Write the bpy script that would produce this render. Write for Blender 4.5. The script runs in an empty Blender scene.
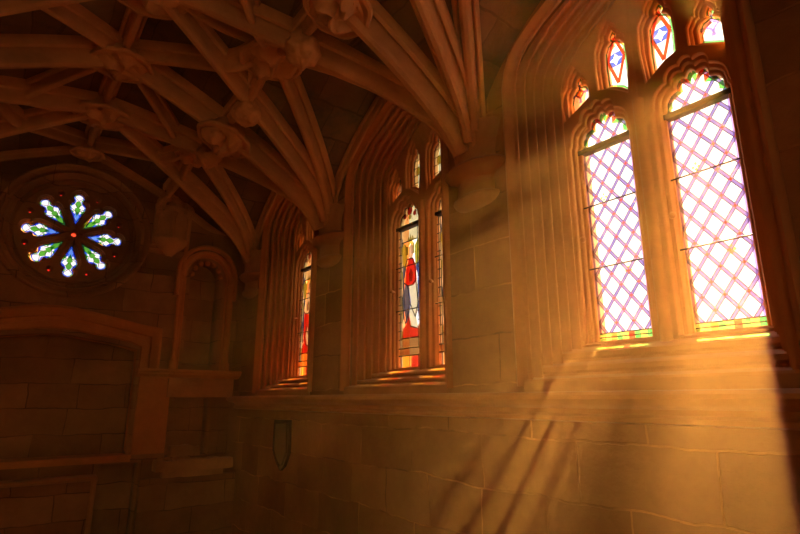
import bpy, math, random
from mathutils import Vector, Matrix, noise

# ------------------------------------------------------------------ scale
# All plans below are drawn in units of the distance from the viewpoint to the
# window wall; U turns them into metres and EYE lifts them off the floor.
U = 3.0
EYE = 2.1
def W(x, y, z): return Vector((x * U, y * U, z * U + EYE))
S = bpy.context.scene
COL = S.collection
rnd = random.Random(7)

# ------------------------------------------------------------------ camera, world, sun, exposure
cam = bpy.data.cameras.new('camera'); cam.sensor_width = 36.0; cam.lens = 528 / 800 * 36.0
cam.clip_start = 0.02
co = bpy.data.objects.new('camera', cam); COL.objects.link(co)
co.location = W(0, 0, 0)
co.rotation_euler = (math.radians(90 + 14.1), 0, math.radians(-36.7))
S.camera = co

SUN_DIR = Vector((.827, .273, .491)).normalized()
SUN_POWER = 95.0
SKY = 1.25
HAZE_DENSITY = 0.0122
wd = bpy.data.worlds.new('sky'); S.world = wd; wd.use_nodes = True
bg = wd.node_tree.nodes['Background']
bg.inputs[0].default_value = (1.0, .93, .84, 1); bg.inputs[1].default_value = SKY
sl = bpy.data.lights.new('sun', 'SUN'); sl.energy = SUN_POWER; sl.angle = math.radians(.55)
sl.color = (1.0, .65, .25)
so = bpy.data.objects.new('sun', sl); COL.objects.link(so)
so.location = W(3, 1.2, 2.2)
so.rotation_euler = SUN_DIR.to_track_quat('Z', 'Y').to_euler()
S.view_settings.view_transform = 'Standard'; S.view_settings.look = 'None'
S.view_settings.gamma = 1.0; S.view_settings.use_curve_mapping = False
S.view_settings.exposure = 0.8
try:
    S.cycles.use_denoising = True
    S.cycles.max_bounces = 10; S.cycles.diffuse_bounces = 6; S.cycles.transparent_max_bounces = 16
    S.cycles.volume_bounces = 1
    S.cycles.sample_clamp_indirect = 6.0
except Exception:
    pass

# ------------------------------------------------------------------ node helpers
def new_mat(name):
    m = bpy.data.materials.new(name); m.use_nodes = True
    nt = m.node_tree
    for n in list(nt.nodes): nt.nodes.remove(n)
    out = nt.nodes.new('ShaderNodeOutputMaterial')
    return m, nt, out
def setin(nt, sock, v):
    if isinstance(v, bpy.types.NodeSocket): nt.links.new(v, sock)
    elif isinstance(v, (tuple, list)) and len(v) == 3 and sock.type == 'RGBA': sock.default_value = (*v, 1)
    else: sock.default_value = v
def mth(nt, op, a, b=None, c=None):
    n = nt.nodes.new('ShaderNodeMath'); n.operation = op
    setin(nt, n.inputs[0], a)
    if b is not None: setin(nt, n.inputs[1], b)
    if c is not None: setin(nt, n.inputs[2], c)
    return n.outputs[0]
def mixc(nt, f, a, b, mode='MIX'):
    n = nt.nodes.new('ShaderNodeMix'); n.data_type = 'RGBA'; n.blend_type = mode
    setin(nt, n.inputs[0], f); setin(nt, n.inputs[6], a); setin(nt, n.inputs[7], b)
    return n.outputs[2]
def ramp(nt, f, stops):
    n = nt.nodes.new('ShaderNodeValToRGB'); setin(nt, n.inputs[0], f)
    e = n.color_ramp.elements
    while len(e) < len(stops): e.new(.5)
    for k, (p, c) in enumerate(stops):
        e[k].position = p; e[k].color = (*c, 1)
    return n.outputs[0]
def nz(nt, vec, scale, detail=5, rough=.6):
    n = nt.nodes.new('ShaderNodeTexNoise'); n.inputs['Scale'].default_value = scale
    n.inputs['Detail'].default_value = detail; n.inputs['Roughness'].default_value = rough
    nt.links.new(vec, n.inputs['Vector'])
    return n.outputs[0]
def coords(nt):
    return nt.nodes.new('ShaderNodeTexCoord').outputs['Object']

def stone(name, col, var=.35, bump=.25, brick=None, rough=.85, row=.37, width=.84, spec=.25, patch=None, mort=(.55, 1.5)):
    m, nt, out = new_mat(name)
    v = coords(nt)
    big = nz(nt, v, 1.3, 5, .6); fine = nz(nt, v, 14, 6, .65)
    lo = tuple(c * (1 - var) for c in col); hi = tuple(min(1, c * (1 + var)) for c in col)
    c = ramp(nt, big, [(.3, lo), (.7, hi)])
    c = mixc(nt, mth(nt, 'MULTIPLY', fine, .5), c, tuple(x * .55 for x in col))
    h = mth(nt, 'ADD', mth(nt, 'MULTIPLY', fine, .35), mth(nt, 'MULTIPLY', big, .3))
    if patch:
        pn = nz(nt, v, 2.2, 6, .7)
        c = mixc(nt, mth(nt, 'SMOOTH_MIN', 1.0, mth(nt, 'MULTIPLY', mth(nt, 'MAXIMUM', mth(nt, 'SUBTRACT', pn, .5), 0.0), 6.0), .1), c, patch)
    if brick:
        sx = nt.nodes.new('ShaderNodeSeparateXYZ'); nt.links.new(v, sx.inputs[0])
        cb = nt.nodes.new('ShaderNodeCombineXYZ')
        wob = mth(nt, 'MULTIPLY', mth(nt, 'SUBTRACT', nz(nt, v, 2.5, 3, .5), .5), .09)
        nt.links.new(mth(nt, 'ADD', sx.outputs[1 if brick == 'Y' else 0], wob), cb.inputs[0])
        nt.links.new(mth(nt, 'ADD', sx.outputs[2], wob), cb.inputs[1])
        b = nt.nodes.new('ShaderNodeTexBrick')
        nt.links.new(cb.outputs[0], b.inputs['Vector'])
        b.offset = .43; b.squash = .72; b.squash_frequency = 3
        b.inputs['Scale'].default_value = 1.0
        b.inputs['Color1'].default_value = (.68, .66, .63, 1); b.inputs['Color2'].default_value = (1, 1, 1, 1)
        nt.links.new(ramp(nt, nz(nt, v, 1.7, 4, .6), [(.4, (mort[0],) * 3), (.62, (mort[1],) * 3)]), b.inputs['Mortar'])
        b.inputs['Mortar Size'].default_value = .008; b.inputs['Mortar Smooth'].default_value = .35
        b.inputs['Bias'].default_value = .1
        b.inputs['Brick Width'].default_value = width; b.inputs['Row Height'].default_value = row
        c = mixc(nt, 1.0, c, b.outputs['Color'], 'MULTIPLY')
        h = mth(nt, 'SUBTRACT', h, mth(nt, 'MULTIPLY', b.outputs['Fac'], .45))
    bs = nt.nodes.new('ShaderNodeBsdfPrincipled')
    nt.links.new(c, bs.inputs['Base Color']); bs.inputs['Roughness'].default_value = rough
    bs.inputs['Specular IOR Level'].default_value = spec
    bp = nt.nodes.new('ShaderNodeBump'); bp.inputs['Strength'].default_value = bump; bp.inputs['Distance'].default_value = .05
    nt.links.new(h, bp.inputs['Height']); nt.links.new(bp.outputs[0], bs.inputs['Normal'])
    nt.links.new(bs.outputs[0], out.inputs[0])
    return m
def glass(name, col, diff=.022, lattice=False, streak=0.0):
    m, nt, out = new_mat(name)
    v = coords(nt)
    c = col
    if lattice:
        sx = nt.nodes.new('ShaderNodeSeparateXYZ'); nt.links.new(v, sx.inputs[0])
        y = mth(nt, 'DIVIDE', sx.outputs[1], .0448 * U); z = mth(nt, 'DIVIDE', sx.outputs[2], .060 * U)
        da = mth(nt, 'ABSOLUTE', mth(nt, 'SUBTRACT', mth(nt, 'FRACT', mth(nt, 'ADD', y, z)), .5))
        db = mth(nt, 'ABSOLUTE', mth(nt, 'SUBTRACT', mth(nt, 'FRACT', mth(nt, 'SUBTRACT', y, z)), .5))
        B, L = .130, .066
        inA = mth(nt, 'LESS_THAN', da, B); inB = mth(nt, 'LESS_THAN', db, B)
        crA = mth(nt, 'LESS_THAN', da, L); crB = mth(nt, 'LESS_THAN', db, L)
        tint = nz(nt, v, 5.0, 2, .5)
        white = mixc(nt, mth(nt, 'MULTIPLY', tint, .25), (1, 1, .97), (.86, .93, .8))
        lead = (.05, .02, .06); band = (.19, .15, .42)
        c = white
        c = mixc(nt, mth(nt, 'MAXIMUM', inA, inB), c, lead)
        cr = mth(nt, 'MAXIMUM', crA, crB)
        c = mixc(nt, cr, c, band)
        mid = mth(nt, 'MAXIMUM', mth(nt, 'LESS_THAN', da, .026), mth(nt, 'LESS_THAN', db, .026))
        c = mixc(nt, mid, c, (.20, .17, .42))
        c = mixc(nt, mth(nt, 'MULTIPLY', mth(nt, 'LESS_THAN', da, .095), mth(nt, 'LESS_THAN', db, .095)), c, (.40, .04, .010))
    else:
        t = nz(nt, v, 9.0, 3, .6)
        c = mixc(nt, mth(nt, 'MULTIPLY', t, .6), col, tuple(x * (.55 + streak) for x in col))
    a = nt.nodes.new('ShaderNodeBsdfTransparent'); b = nt.nodes.new('ShaderNodeBsdfTranslucent')
    setin(nt, a.inputs[0], c); setin(nt, b.inputs[0], c)
    mx = nt.nodes.new('ShaderNodeMixShader'); mx.inputs[0].default_value = diff
    nt.links.new(a.outputs[0], mx.inputs[1]); nt.links.new(b.outputs[0], mx.inputs[2])
    nt.links.new(mx.outputs[0], out.inputs[0])
    return m
def plain(name, col, rough=.6, metal=0.0):
    m, nt, out = new_mat(name)
    v = coords(nt)
    c = mixc(nt, nz(nt, v, 12, 4), col, tuple(x * .5 for x in col))
    bs = nt.nodes.new('ShaderNodeBsdfPrincipled'); nt.links.new(c, bs.inputs['Base Color'])
    bs.inputs['Roughness'].default_value = rough; bs.inputs['Specular IOR Level'].default_value = .1; bs.inputs['Metallic'].default_value = metal
    nt.links.new(bs.outputs[0], out.inputs[0])
    return m

M = {}
M['wall'] = stone('sandstone_ashlar_right', (.40, .17, .05), brick='Y', bump=.5)
M['wallx'] = stone('sandstone_ashlar_end', (.42, .185, .064), brick='X', bump=.5, row=.33, width=.8, mort=(.35, .8))
M['dress'] = stone('dressed_sandstone', (.52, .21, .058), var=.3, bump=.18, rough=.7, spec=.4)
M['red'] = stone('red_dressed_sandstone', (.58, .20, .048), var=.3, bump=.2)
M['rib'] = stone('rib_sandstone', (.55, .25, .085), var=.35, bump=.3)
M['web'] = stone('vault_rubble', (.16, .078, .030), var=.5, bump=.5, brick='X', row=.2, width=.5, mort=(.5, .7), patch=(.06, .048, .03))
M['carve'] = stone('carved_sandstone', (.55, .25, .085), var=.45, bump=.6)
M['floor'] = stone('floor_flags', (.50, .25, .10), brick='X', row=.6, width=.9)
M['panel'] = plain('darkened_left_wall', (.10, .045, .018), .8)  # unseen left wall made dark to cut bounce onto the window wall
M['iron'] = plain('iron', (.05, .035, .025), .6, .6)
M['dark'] = plain('dark_oak', (.035, .015, .006), .8)
M['lead'] = plain('lead_cames', (.03, .025, .025), .7)
M['lattice'] = glass('lattice_quarries', (1, 1, 1), lattice=True)
for n_, c_ in dict(clear=(1, 1, .96), green=(.10, .48, .10), yellow=(.95, .70, .12), redg=(.80, .07, .025), blue=(.08, .14, .75),
                   violet=(.36, .27, .72), orange=(.95, .30, .04), pale=(.62, .62, .44), skin=(.72, .44, .28), ruby=(.62, .02, .012),
                   royal=(.05, .12, .48), olive=(.42, .40, .05), mantle=(.70, .68, .56), brown=(.30, .14, .05),
                   leafg=(.10, .42, .04), skyb=(.12, .30, .85), amber=(1.0, .72, .42), rosew=(.66, .62, .72)).items():
    M['g_' + n_] = glass('glass_' + n_, c_)
    M['s_' + n_] = glass('antique_glass_' + n_, tuple(c * .36 for c in c_), .04)

# ------------------------------------------------------------------ mesh helpers
class MB:
    def __init__(s): s.v = []; s.f = []; s.m = []
    def add(s, vs, fs, mi=0):
        o = len(s.v); s.v += [Vector(p) for p in vs]
        for f in fs: s.f.append([i + o for i in f]); s.m.append(mi)
    def box(s, x0, x1, y0, y1, z0, z1, mi=0):
        s.add([(x, y, z) for x in (x0, x1) for y in (y0, y1) for z in (z0, z1)],
              [(0, 1, 3, 2), (4, 6, 7, 5), (0, 4, 5, 1), (2, 3, 7, 6), (0, 2, 6, 4), (1, 5, 7, 3)], mi)
    def grid(s, rows, closed_u=False, closed_v=False, mi=0):
        n = len(rows[0]); vs = [p for r in rows for p in r]; fs = []
        for i in range(len(rows) - (0 if closed_v else 1)):
            for j in range(n - (0 if closed_u else 1)):
                a = i * n + j; b = i * n + (j + 1) % n; i2 = (i + 1) % len(rows)
                fs.append((a, b, i2 * n + (j + 1) % n, i2 * n + j))
        s.add(vs, fs, mi)
    def prism(s, poly, fn0, fn1, mi=0):          # poly extruded between two placements
        n = len(poly); vs = [fn0(*p) for p in poly] + [fn1(*p) for p in poly]
        s.add(vs, [tuple(range(n - 1, -1, -1)), tuple(range(n, 2 * n))] + [(i, (i + 1) % n, n + (i + 1) % n, n + i) for i in range(n)], mi)
    def tube(s, a, b, r, n=10, r2=None, mi=0):
        a = Vector(a); b = Vector(b); d = (b - a).normalized(); p = d.orthogonal().normalized(); q = d.cross(p)
        r2 = r if r2 is None else r2
        ra = [a + (p * math.cos(t) + q * math.sin(t)) * r for t in [2 * math.pi * k / n for k in range(n)]]
        rb = [b + (p * math.cos(t) + q * math.sin(t)) * r2 for t in [2 * math.pi * k / n for k in range(n)]]
        s.add(ra + rb, [tuple(range(n))] + [tuple(range(2 * n - 1, n - 1, -1))] + [(i, n + i, n + (i + 1) % n, (i + 1) % n) for i in range(n)], mi)
    def ball(s, c, r, nu=14, nv=9, sc=(1, 1, 1), mi=0):
        c = Vector(c); rows = []
        for i in range(nv + 1):
            t = math.pi * i / nv
            rows.append([c + Vector((r * sc[0] * math.sin(t) * math.cos(2 * math.pi * j / nu), r * sc[1] * math.sin(t) * math.sin(2 * math.pi * j / nu), r * sc[2] * math.cos(t))) for j in range(nu)])
        s.grid(rows, closed_u=True, mi=mi)
    def build(s, name, mats, parent=None, local=False, smooth=35):
        me = bpy.data.meshes.new(name)
        if local: vs = [p * U for p in s.v]
        else:
            org = parent_world(parent)
            vs = [W(*p) - org for p in s.v]
        me.from_pydata([tuple(p) for p in vs], [], s.f); me.validate()
        ms = mats if isinstance(mats, (list, tuple)) else [mats]
        for m in ms: me.materials.append(m)
        if len(ms) > 1 and len(me.polygons) == len(s.m): me.polygons.foreach_set('material_index', s.m)
        finish(me, smooth)
        o = bpy.data.objects.new(name, me); COL.objects.link(o)
        if parent: o.parent = parent
        return o
def finish(me, smooth):
    import bmesh
    bm = bmesh.new(); bm.from_mesh(me)
    bmesh.ops.remove_doubles(bm, verts=bm.verts, dist=1e-5)
    bmesh.ops.recalc_face_normals(bm, faces=bm.faces)
    bm.to_mesh(me); bm.free()
    if smooth:
        me.polygons.foreach_set('use_smooth', [True] * len(me.polygons))
        me.set_sharp_from_angle(angle=math.radians(smooth))
    me.update()
def parent_world(p):
    v = Vector((0, 0, 0))
    while p is not None:
        v = v + p.location; p = p.parent
    return v
def tag(o, label=None, cat=None, group=None, kind=None):
    if label: o['label'] = label
    if cat: o['category'] = cat
    if group: o['group'] = group
    if kind: o['kind'] = kind
    return o
def empty(name, x, y, z):
    o = bpy.data.objects.new(name, None); COL.objects.link(o); o.location = W(x, y, z); o.empty_display_size = .2
    return o
def offset_poly(P, d):                            # outwards by d; P in either winding
    n = len(P); A = sum(P[i][0] * P[(i + 1) % n][1] - P[(i + 1) % n][0] * P[i][1] for i in range(n))
    sg = 1 if A > 0 else -1; R = []
    for i in range(n):
        a = Vector(P[i - 1]); b = Vector(P[i]); c = Vector(P[(i + 1) % n])
        t1 = (b - a).normalized() if (b - a).length > 1e-9 else Vector((1, 0)); t2 = (c - b).normalized() if (c - b).length > 1e-9 else t1
        n1 = Vector((t1.y, -t1.x)); n2 = Vector((t2.y, -t2.x)); m = n1 + n2
        m = m.normalized() if m.length > 1e-6 else n1
        k = min(1.6, 1 / max(.3, m.dot(n1)))
        R.append((b.x + m.x * sg * d * k, b.y + m.y * sg * d * k))
    return R
def plate(name, outer, holes, place, thick, mat, parent=None, bevel=0.0, smooth=35):
    """Flat panel with holes: outline (a,b) pairs, extruded by thick along the wall normal; place(a,b,t) gives the 3D point."""
    cu = bpy.data.curves.new('tmp', 'CURVE'); cu.dimensions = '2D'; cu.fill_mode = 'BOTH'
    cu.extrude = thick / 2 - bevel; cu.bevel_depth = bevel; cu.bevel_resolution = 0
    if bevel: cu.offset = -bevel
    for P in [outer] + holes:
        sp = cu.splines.new('POLY'); sp.points.add(len(P) - 1); sp.use_cyclic_u = True
        for k, p in enumerate(P): sp.points[k].co = (p[0], p[1], 0, 1)
    ob = bpy.data.objects.new('tmp', cu)
    me = bpy.data.meshes.new_from_object(ob)
    org = parent_world(parent)
    for v in me.vertices:
        v.co = W(*place(v.co.x, v.co.y, v.co.z + thick / 2)) - org
    bpy.data.objects.remove(ob); bpy.data.curves.remove(cu)
    me.name = name; me.materials.clear(); me.materials.append(mat)
    finish(me, smooth)
    o = bpy.data.objects.new(name, me); COL.objects.link(o)
    if parent: o.parent = parent
    return o
def arc(cx, cy, r, a0, a1, n): return [(cx + r * math.cos(math.radians(a0 + (a1 - a0) * k / n)), cy + r * math.sin(math.radians(a0 + (a1 - a0) * k / n))) for k in range(n + 1)]

# ------------------------------------------------------------------ plan constants
XL, XR = -.64, 1.0                    # side walls
YB, YE = -.75, 2.72                   # wall behind the viewer, end wall with the rose
ZF, ZT = -.70, 1.45                   # floor, wall top (above the vault)
XC = .18; HALF = .82
BAY = .825; PIER0 = .9805
WC = [.568, 1.393, 2.218]             # window centres
HW = .275; GX = 1.165; SPR = .82; APEX = 1.045
PIERS = [PIER0 + BAY * k for k in range(-2, 3)]

def zo(u):
    K = [(0, APEX), (.12, 1.03), (.25, 1.012), (.377, .994), (.6, .965), (.795, .928), (.9, .90), (.96, .868), (1.0, SPR)]
    u = abs(u)
    for (a, za), (b, zb) in zip(K, K[1:]):
        if u <= b: return za + (zb - za) * (u - a) / (b - a)
    return SPR
US = [1.0, .985, .96, .93, .9, .85, .795, .7, .6, .49, .377, .25, .12]
def outline(i, zb=.03):                            # window opening outline at inset i, as (offset, z)
    L_ = [(HW - i, zb), (HW - i, .3), (HW - i, .6), (HW - i, SPR - i * .15)]
    for u in US[1:]: L_.append(((HW - i) * u, zo(u) - i * .42 * min(1, (1 - u) * 6 + .3)))
    top = [(0, APEX - i * .42)]
    return L_ + top + [(-a, z) for a, z in reversed(L_)]

# ------------------------------------------------------------------ setting: floor, walls
b = MB(); b.box(XL - .25, XR + .3, YB - .2, YE + .3, ZF - .06, ZF)
tag(b.build('floor', M['floor'], smooth=0), 'stone flagged chapel floor below the frame', 'floor', kind='structure')

holes = []
for c in WC: holes.append([(c + a, z) for a, z in outline(-.014, .03)])
pl = lambda a, z, t: (XR + t, a, z)
wall_right = plate('wall_right', [(YB - .2, ZF), (YE + .3, ZF), (YE + .3, ZT), (YB - .2, ZT)], holes, pl, .245, M['wall'], smooth=0)
tag(wall_right, 'long ashlar window wall of warm brown sandstone blocks on the right', 'wall', kind='structure')
b = MB(); b.box(XL - .2, XL, YB - .2, YE + .3, ZF, ZT)
tag(b.build('wall_left', M['panel'], smooth=0), 'unseen side wall opposite the windows, made dark to cut bounced light', 'wall', kind='structure')
fill_opening = [(.20, .0), (.20, .62)] + arc(-.19, .62, .39, 0, 180, 12)[1:-1] + [(-.58, .62), (-.58, .0)]  # unseen opening, added so daylight reaches the end wall and vault
tag(plate('wall_front', [(XL, ZF), (XR, ZF), (XR, ZT), (XL, ZT)], [fill_opening], lambda a, z, t: (a, YB - t, z), .2, M['wallx'], smooth=0), 'sandstone wall behind the viewer with an added opening for fill light', 'wall', kind='structure')
root = empty('window_5', -.19, YB, .0); tag(root, 'unseen glazed window added behind the viewer for fill light', 'window', kind='structure')
m = MB(); m.add([(a, YB - .1, z) for a, z in fill_opening], [tuple(range(len(fill_opening)))]); m.build('amber_fill_glass', M['g_amber'], root, smooth=0)
m = MB(); m.box(-.21, -.17, YB - .16, YB - .04, .0, 1.01); m.build('mullion', M['dress'], root, smooth=0)

# end wall
RC = (.187, .751); RK = 1.10; RR = .245 * RK
rose_hole = arc(*RC, RR, 0, 360, 64)[:-1]
arch_top = [(.51, .228), (.464, .238), (.39, .252), (.303, .264), (.24, .274), (.187, .279)]
arch_hole = [(.51, -.245)] + arch_top + [(.34 - a, z) for a, z in reversed(arch_top[:-1])] + [(-.17, -.245)]
def niche_poly(hw, zb, zs, rise, cx=.787, n=10):
    P = [(cx + hw, zb), (cx + hw, zs)]
    P += [(cx + hw * math.cos(t), zs + rise * math.sin(t) ** .92) for t in [math.pi * k / (2 * n) for k in range(1, n)]]
    P += [(cx, zs + rise)]
    return P + [(2 * cx - a, z) for a, z in reversed(P[:-1])]
niche_hole = niche_poly(.082, .17, .60, .095)
aumbry_hole = [(.668, -.262), (.865, -.262), (.865, .005), (.668, .005)]
low_hole = [(.40, ZF + .01), (.565, ZF + .01), (.565, -.275), (.40, -.275)]
ple = lambda a, z, t: (a, YE + t, z)
wall_back = plate('wall_back', [(XL - .2, ZF), (XR + .1, ZF), (XR + .1, ZT), (XL - .2, ZT)], [rose_hole, arch_hole, niche_hole, aumbry_hole, low_hole], ple, .13, M['wallx'], smooth=0)
tag(wall_back, 'dark sandstone end wall carrying the rose window and arched recess', 'wall', kind='structure')
b = MB(); b.box(-.25, .60, YE + .12, YE + .19, ZF, .34); b.box(.60, .95, YE + .125, YE + .19, ZF, .75)
b.build('recess_backing', M['wallx'], wall_back, smooth=0)

# ------------------------------------------------------------------ vault
def zsurf(X, Y):
    u = max(0.0, min(XR - X, X - XL)); t = min(1, u / HALF)
    v = min(abs(Y - p) for p in PIERS); s = min(1, v / (BAY / 2))
    zt = .65 + .515 * t ** .6; zl = .65 + .45 * s ** .45
    k = .025; h = max(k - abs(zt - zl), 0) / k
    return max(zt, zl) + h * h * k * .25
b = MB()
xs = [XL - .02 + (XR - XL + .04) * k / 96 for k in range(97)]; ys = [YB - .05 + (YE + .1 - YB) * k / 200 for k in range(201)]
b.grid([[(x, y, zsurf(x, y) + .004) for x in xs] for y in ys])
b.grid([[(x, y, ZT) for x in (XL - .2, XR + .25)] for y in (YB - .2, YE + .3)])
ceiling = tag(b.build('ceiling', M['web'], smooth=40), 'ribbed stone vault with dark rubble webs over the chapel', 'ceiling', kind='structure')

RIBP = [(-.030, .012), (-.031, -.008), (-.028, -.018), (-.022, -.022), (-.017, -.018), (-.0155, -.010), (-.012, -.020), (-.0105, -.034), (-.0125, -.044), (-.010, -.052), (-.0045, -.057)]
RIBP = RIBP + [(-a, d) for a, d in reversed(RIBP)]
def rib(p, q, name='rib', sc=1.0, n=26, lift=0.0, trim=.0):
    pts = []
    for k in range(n + 1):
        t = k / n
        t = t * t * (3 - 2 * t) * .35 + t * .65
        if trim: t = trim + (1 - trim) * t
        x = p[0] + (q[0] - p[0]) * t; y = p[1] + (q[1] - p[1]) * t
        pts.append(Vector((x, y, zsurf(x, y) + lift)))
    rows = []
    side = Vector((pts[-1].x - pts[0].x, pts[-1].y - pts[0].y, 0)).normalized().cross(Vector((0, 0, 1)))
    for k, P in enumerate(pts):
        T = (pts[min(k + 1, n)] - pts[max(k - 1, 0)]).normalized()
        Nn = side.cross(T).normalized()
        if Nn.z < 0: Nn = -Nn
        rows.append([P + side * (a * sc) + Nn * (d * sc) for a, d in RIBP])
    m = MB(); m.grid(rows)
    m.add(rows[0], [tuple(range(len(RIBP)))]); m.add(rows[-1], [tuple(range(len(RIBP)))])
    return m.build(name, M['rib'], ceiling, smooth=30)

XB = .54; XB2 = 2 * XC - XB
HB = BAY / 2
bays = [p + HB for p in PIERS[:-1]]
for Yp in PIERS:
    if Yp < -.3: continue
    for xw, xb, sg in ((XR - .012, XB, 1), (XL + .012, XB2, -1)):
        if Yp < YE - .2: rib((xw, Yp), (XC, Yp), 'transverse_rib', 1.4)                          # springer - big boss - ridge
        for d in (-1, 1):
            yc = Yp + d * HB
            if yc > YE or yc < YB: continue
            rib((xw, Yp + d * .006), (XC, yc), 'diagonal_rib', 1.2)
            rib((xw, Yp + d * .012), (xb, yc), 'tierceron_rib', 1.1)
            rib((xb, yc), (XC, Yp), 'lierne_rib', .95)
for yc in bays:
    if yc < -.3: continue
    rib((XB, yc), (XC, yc), 'ridge_rib', .8, lift=.0); rib((XB2, yc), (XC, yc), 'ridge_rib', .8)
    rib((XR - .01, yc), (XB, yc), 'ridge_rib', .7); 
yy = [.164] + sorted([p for p in PIERS if p > .2] + [c for c in bays if c > .2])
for a, c in zip(yy, yy[1:]):
    rib((XC, a), (XC, c), 'ridge_rib', 1.0, n=10)
    rib((XB, a), (XB, c), 'lierne_rib', .95, n=16); rib((XB2, a), (XB2, c), 'lierne_rib', .95, n=16)
rib((XC, PIERS[-1]), (XC, YE), 'ridge_rib', 1.0, n=6)
# wall ribs framing each bay on the window wall
for p in PIERS[2:-1]:
    rib((XR - .018, p + .01), (XR - .018, p + HB), 'wall_rib', .6); rib((XR - .018, p + BAY - .01), (XR - .018, p + HB), 'wall_rib', .6)
for xw in (XR - .012, XL + .012): rib((xw, YE + .005), (XC, YE + .005), 'wall_rib', .6)

# carved bosses
def boss_disc(name, x, y, r, drop, seed, petals=4, twist=4.0, relief=1.0):
    z = zsurf(x, y) - .072 - drop
    root = empty(name, x, y, z)
    e = .03
    nx = (zsurf(x + e, y) - zsurf(x - e, y)) / (2 * e); ny = (zsurf(x, y + e) - zsurf(x, y - e)) / (2 * e)
    nrm = Vector((-nx * .7, -ny * .4, 1)).normalized()
    root.rotation_euler = Vector((0, 0, 1)).rotation_difference(nrm).to_euler()
    prof = [(.0, .95), (.45, .85), (.62, .42), (.74, .12), (.97, .03), (1.0, -.05), (.97, -.12), (.88, -.13), (.84, -.07), (.80, -.05), (0, -.05)]
    m = MB(); nT = 40
    m.grid([[(r * pr * (1 + .025 * math.cos(8 * 2 * math.pi * j / nT)) * math.cos(2 * math.pi * j / nT), r * pr * (1 + .025 * math.cos(8 * 2 * math.pi * j / nT)) * math.sin(2 * math.pi * j / nT), r * pz) for j in range(nT)] for pr, pz in prof], closed_u=True)
    m.build('plate', M['carve'], root, local=True)
    m = MB(); rows = []; nR, nT = 18, 72
    for i in range(nR + 1):
        q = i / nR; row = []
        for j in range(nT):
            th = 2 * math.pi * j / nT
            lobe = .5 + .5 * math.cos(petals * th + twist * q + seed)
            vein = abs(math.sin(petals * 3 * th + twist * 2 * q + seed * 2))
            rad = r * q * (.70 + .16 * lobe)
            d = .10 + .42 * lobe * math.sin(math.pi * min(1, q * .95 + .05)) + .28 * math.exp(-(q / .2) ** 2) - .10 * vein * q
            d += .20 * noise.noise(Vector((2.6 * q * math.cos(th) + seed, 2.6 * q * math.sin(th), seed * 3)))
            if q > .9: d *= (1 - q) * 10
            row.append((rad * math.cos(th), rad * math.sin(th), -r * (.05 + max(0, d) * relief)))
        rows.append(row)
    m.grid(rows, closed_u=True)
    m.build('carved_leaves', M['carve'], root, local=True, smooth=50)
    return root
def boss_ball(name, x, y, r, seed):
    z = zsurf(x, y) - .068
    root = empty(name, x, y, z)
    m = MB(); rows = []; nu, nv = 44, 26
    for i in range(nv + 1):
        t = math.pi * i / nv; row = []
        for j in range(nu):
            f = 2 * math.pi * j / nu
            d = Vector((math.sin(t) * math.cos(f), math.sin(t) * math.sin(f), math.cos(t)))
            k = r * (1 + .10 * math.cos(5 * f + 3 * t + seed) * math.sin(t) * math.sin(3 * t) + .16 * noise.noise(d * 3.2 + Vector((seed, 0, 0))) + .05 * noise.noise(d * 8))
            row.append(d * k)
        rows.append(row)
    m.grid(rows, closed_u=True)
    m.build('carved_leaves', M['carve'], root, local=True, smooth=60)
    m = MB(); m.tube((0, 0, r * .5), (0, 0, r * 1.5), r * .62, 16)
    m.build('neck', M['carve'], root, local=True)
    return root
G1, G2, G3 = 'ridge bosses of the vault', 'large leaf bosses above the window wall', 'small ball bosses between the large bosses'
P = PIERS
ridge = [(P[4], .072, 'low worn disc boss on the vault ridge directly above the rose window'),
         (bays[3], .105, 'broad disc boss on the vault ridge, second out from the rose wall'),
         (P[3], .098, 'round carved disc boss where eight ribs meet, third out from the rose wall'),
         (bays[2], .105, 'carved disc boss on the vault ridge cut by the top edge of the picture')]
for k, (y, r, lab) in enumerate(ridge):
    tag(boss_disc('roof_boss', XC, min(y, YE - .07), r, .0, k * 1.7 + .4, 4 if k else 3, 3.0, .6), lab, 'roof boss', G1)
side = [(P[2], .090, .0, 'leaf boss at top centre of the picture, above the pier beside the largest window'),
        (bays[2], .100, .0, 'big knotted leaf boss in line with the middle of the second window'),
        (P[3], .102, .012, 'tilted round plate boss with a curled leaf, over the pier between second and farthest window'),
        (bays[3], .080, .0, 'rough leaf boss near the end wall, in line with the farthest window')]
for k, (y, r, dr, lab) in enumerate(side):
    tag(boss_disc('roof_boss', XB, y, r, dr, k * 2.3 + 1.1, 3, 5.0), lab, 'roof boss', G2)
for k, (y, lab) in enumerate([((P[2] + bays[2]) / 2, 'small round ball boss nearest the top edge, between two big leaf bosses'),
                              ((bays[2] + P[3]) / 2, 'small leafy ball boss between the big knotted boss and the tilted plate boss'),
                              ((P[3] + bays[3]) / 2, 'small ball boss nearest the end wall, beyond the tilted plate boss')]):
    tag(boss_ball('roof_boss', XB + .005, y, .048, k * 3.1), lab, 'roof boss', G3)

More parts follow.
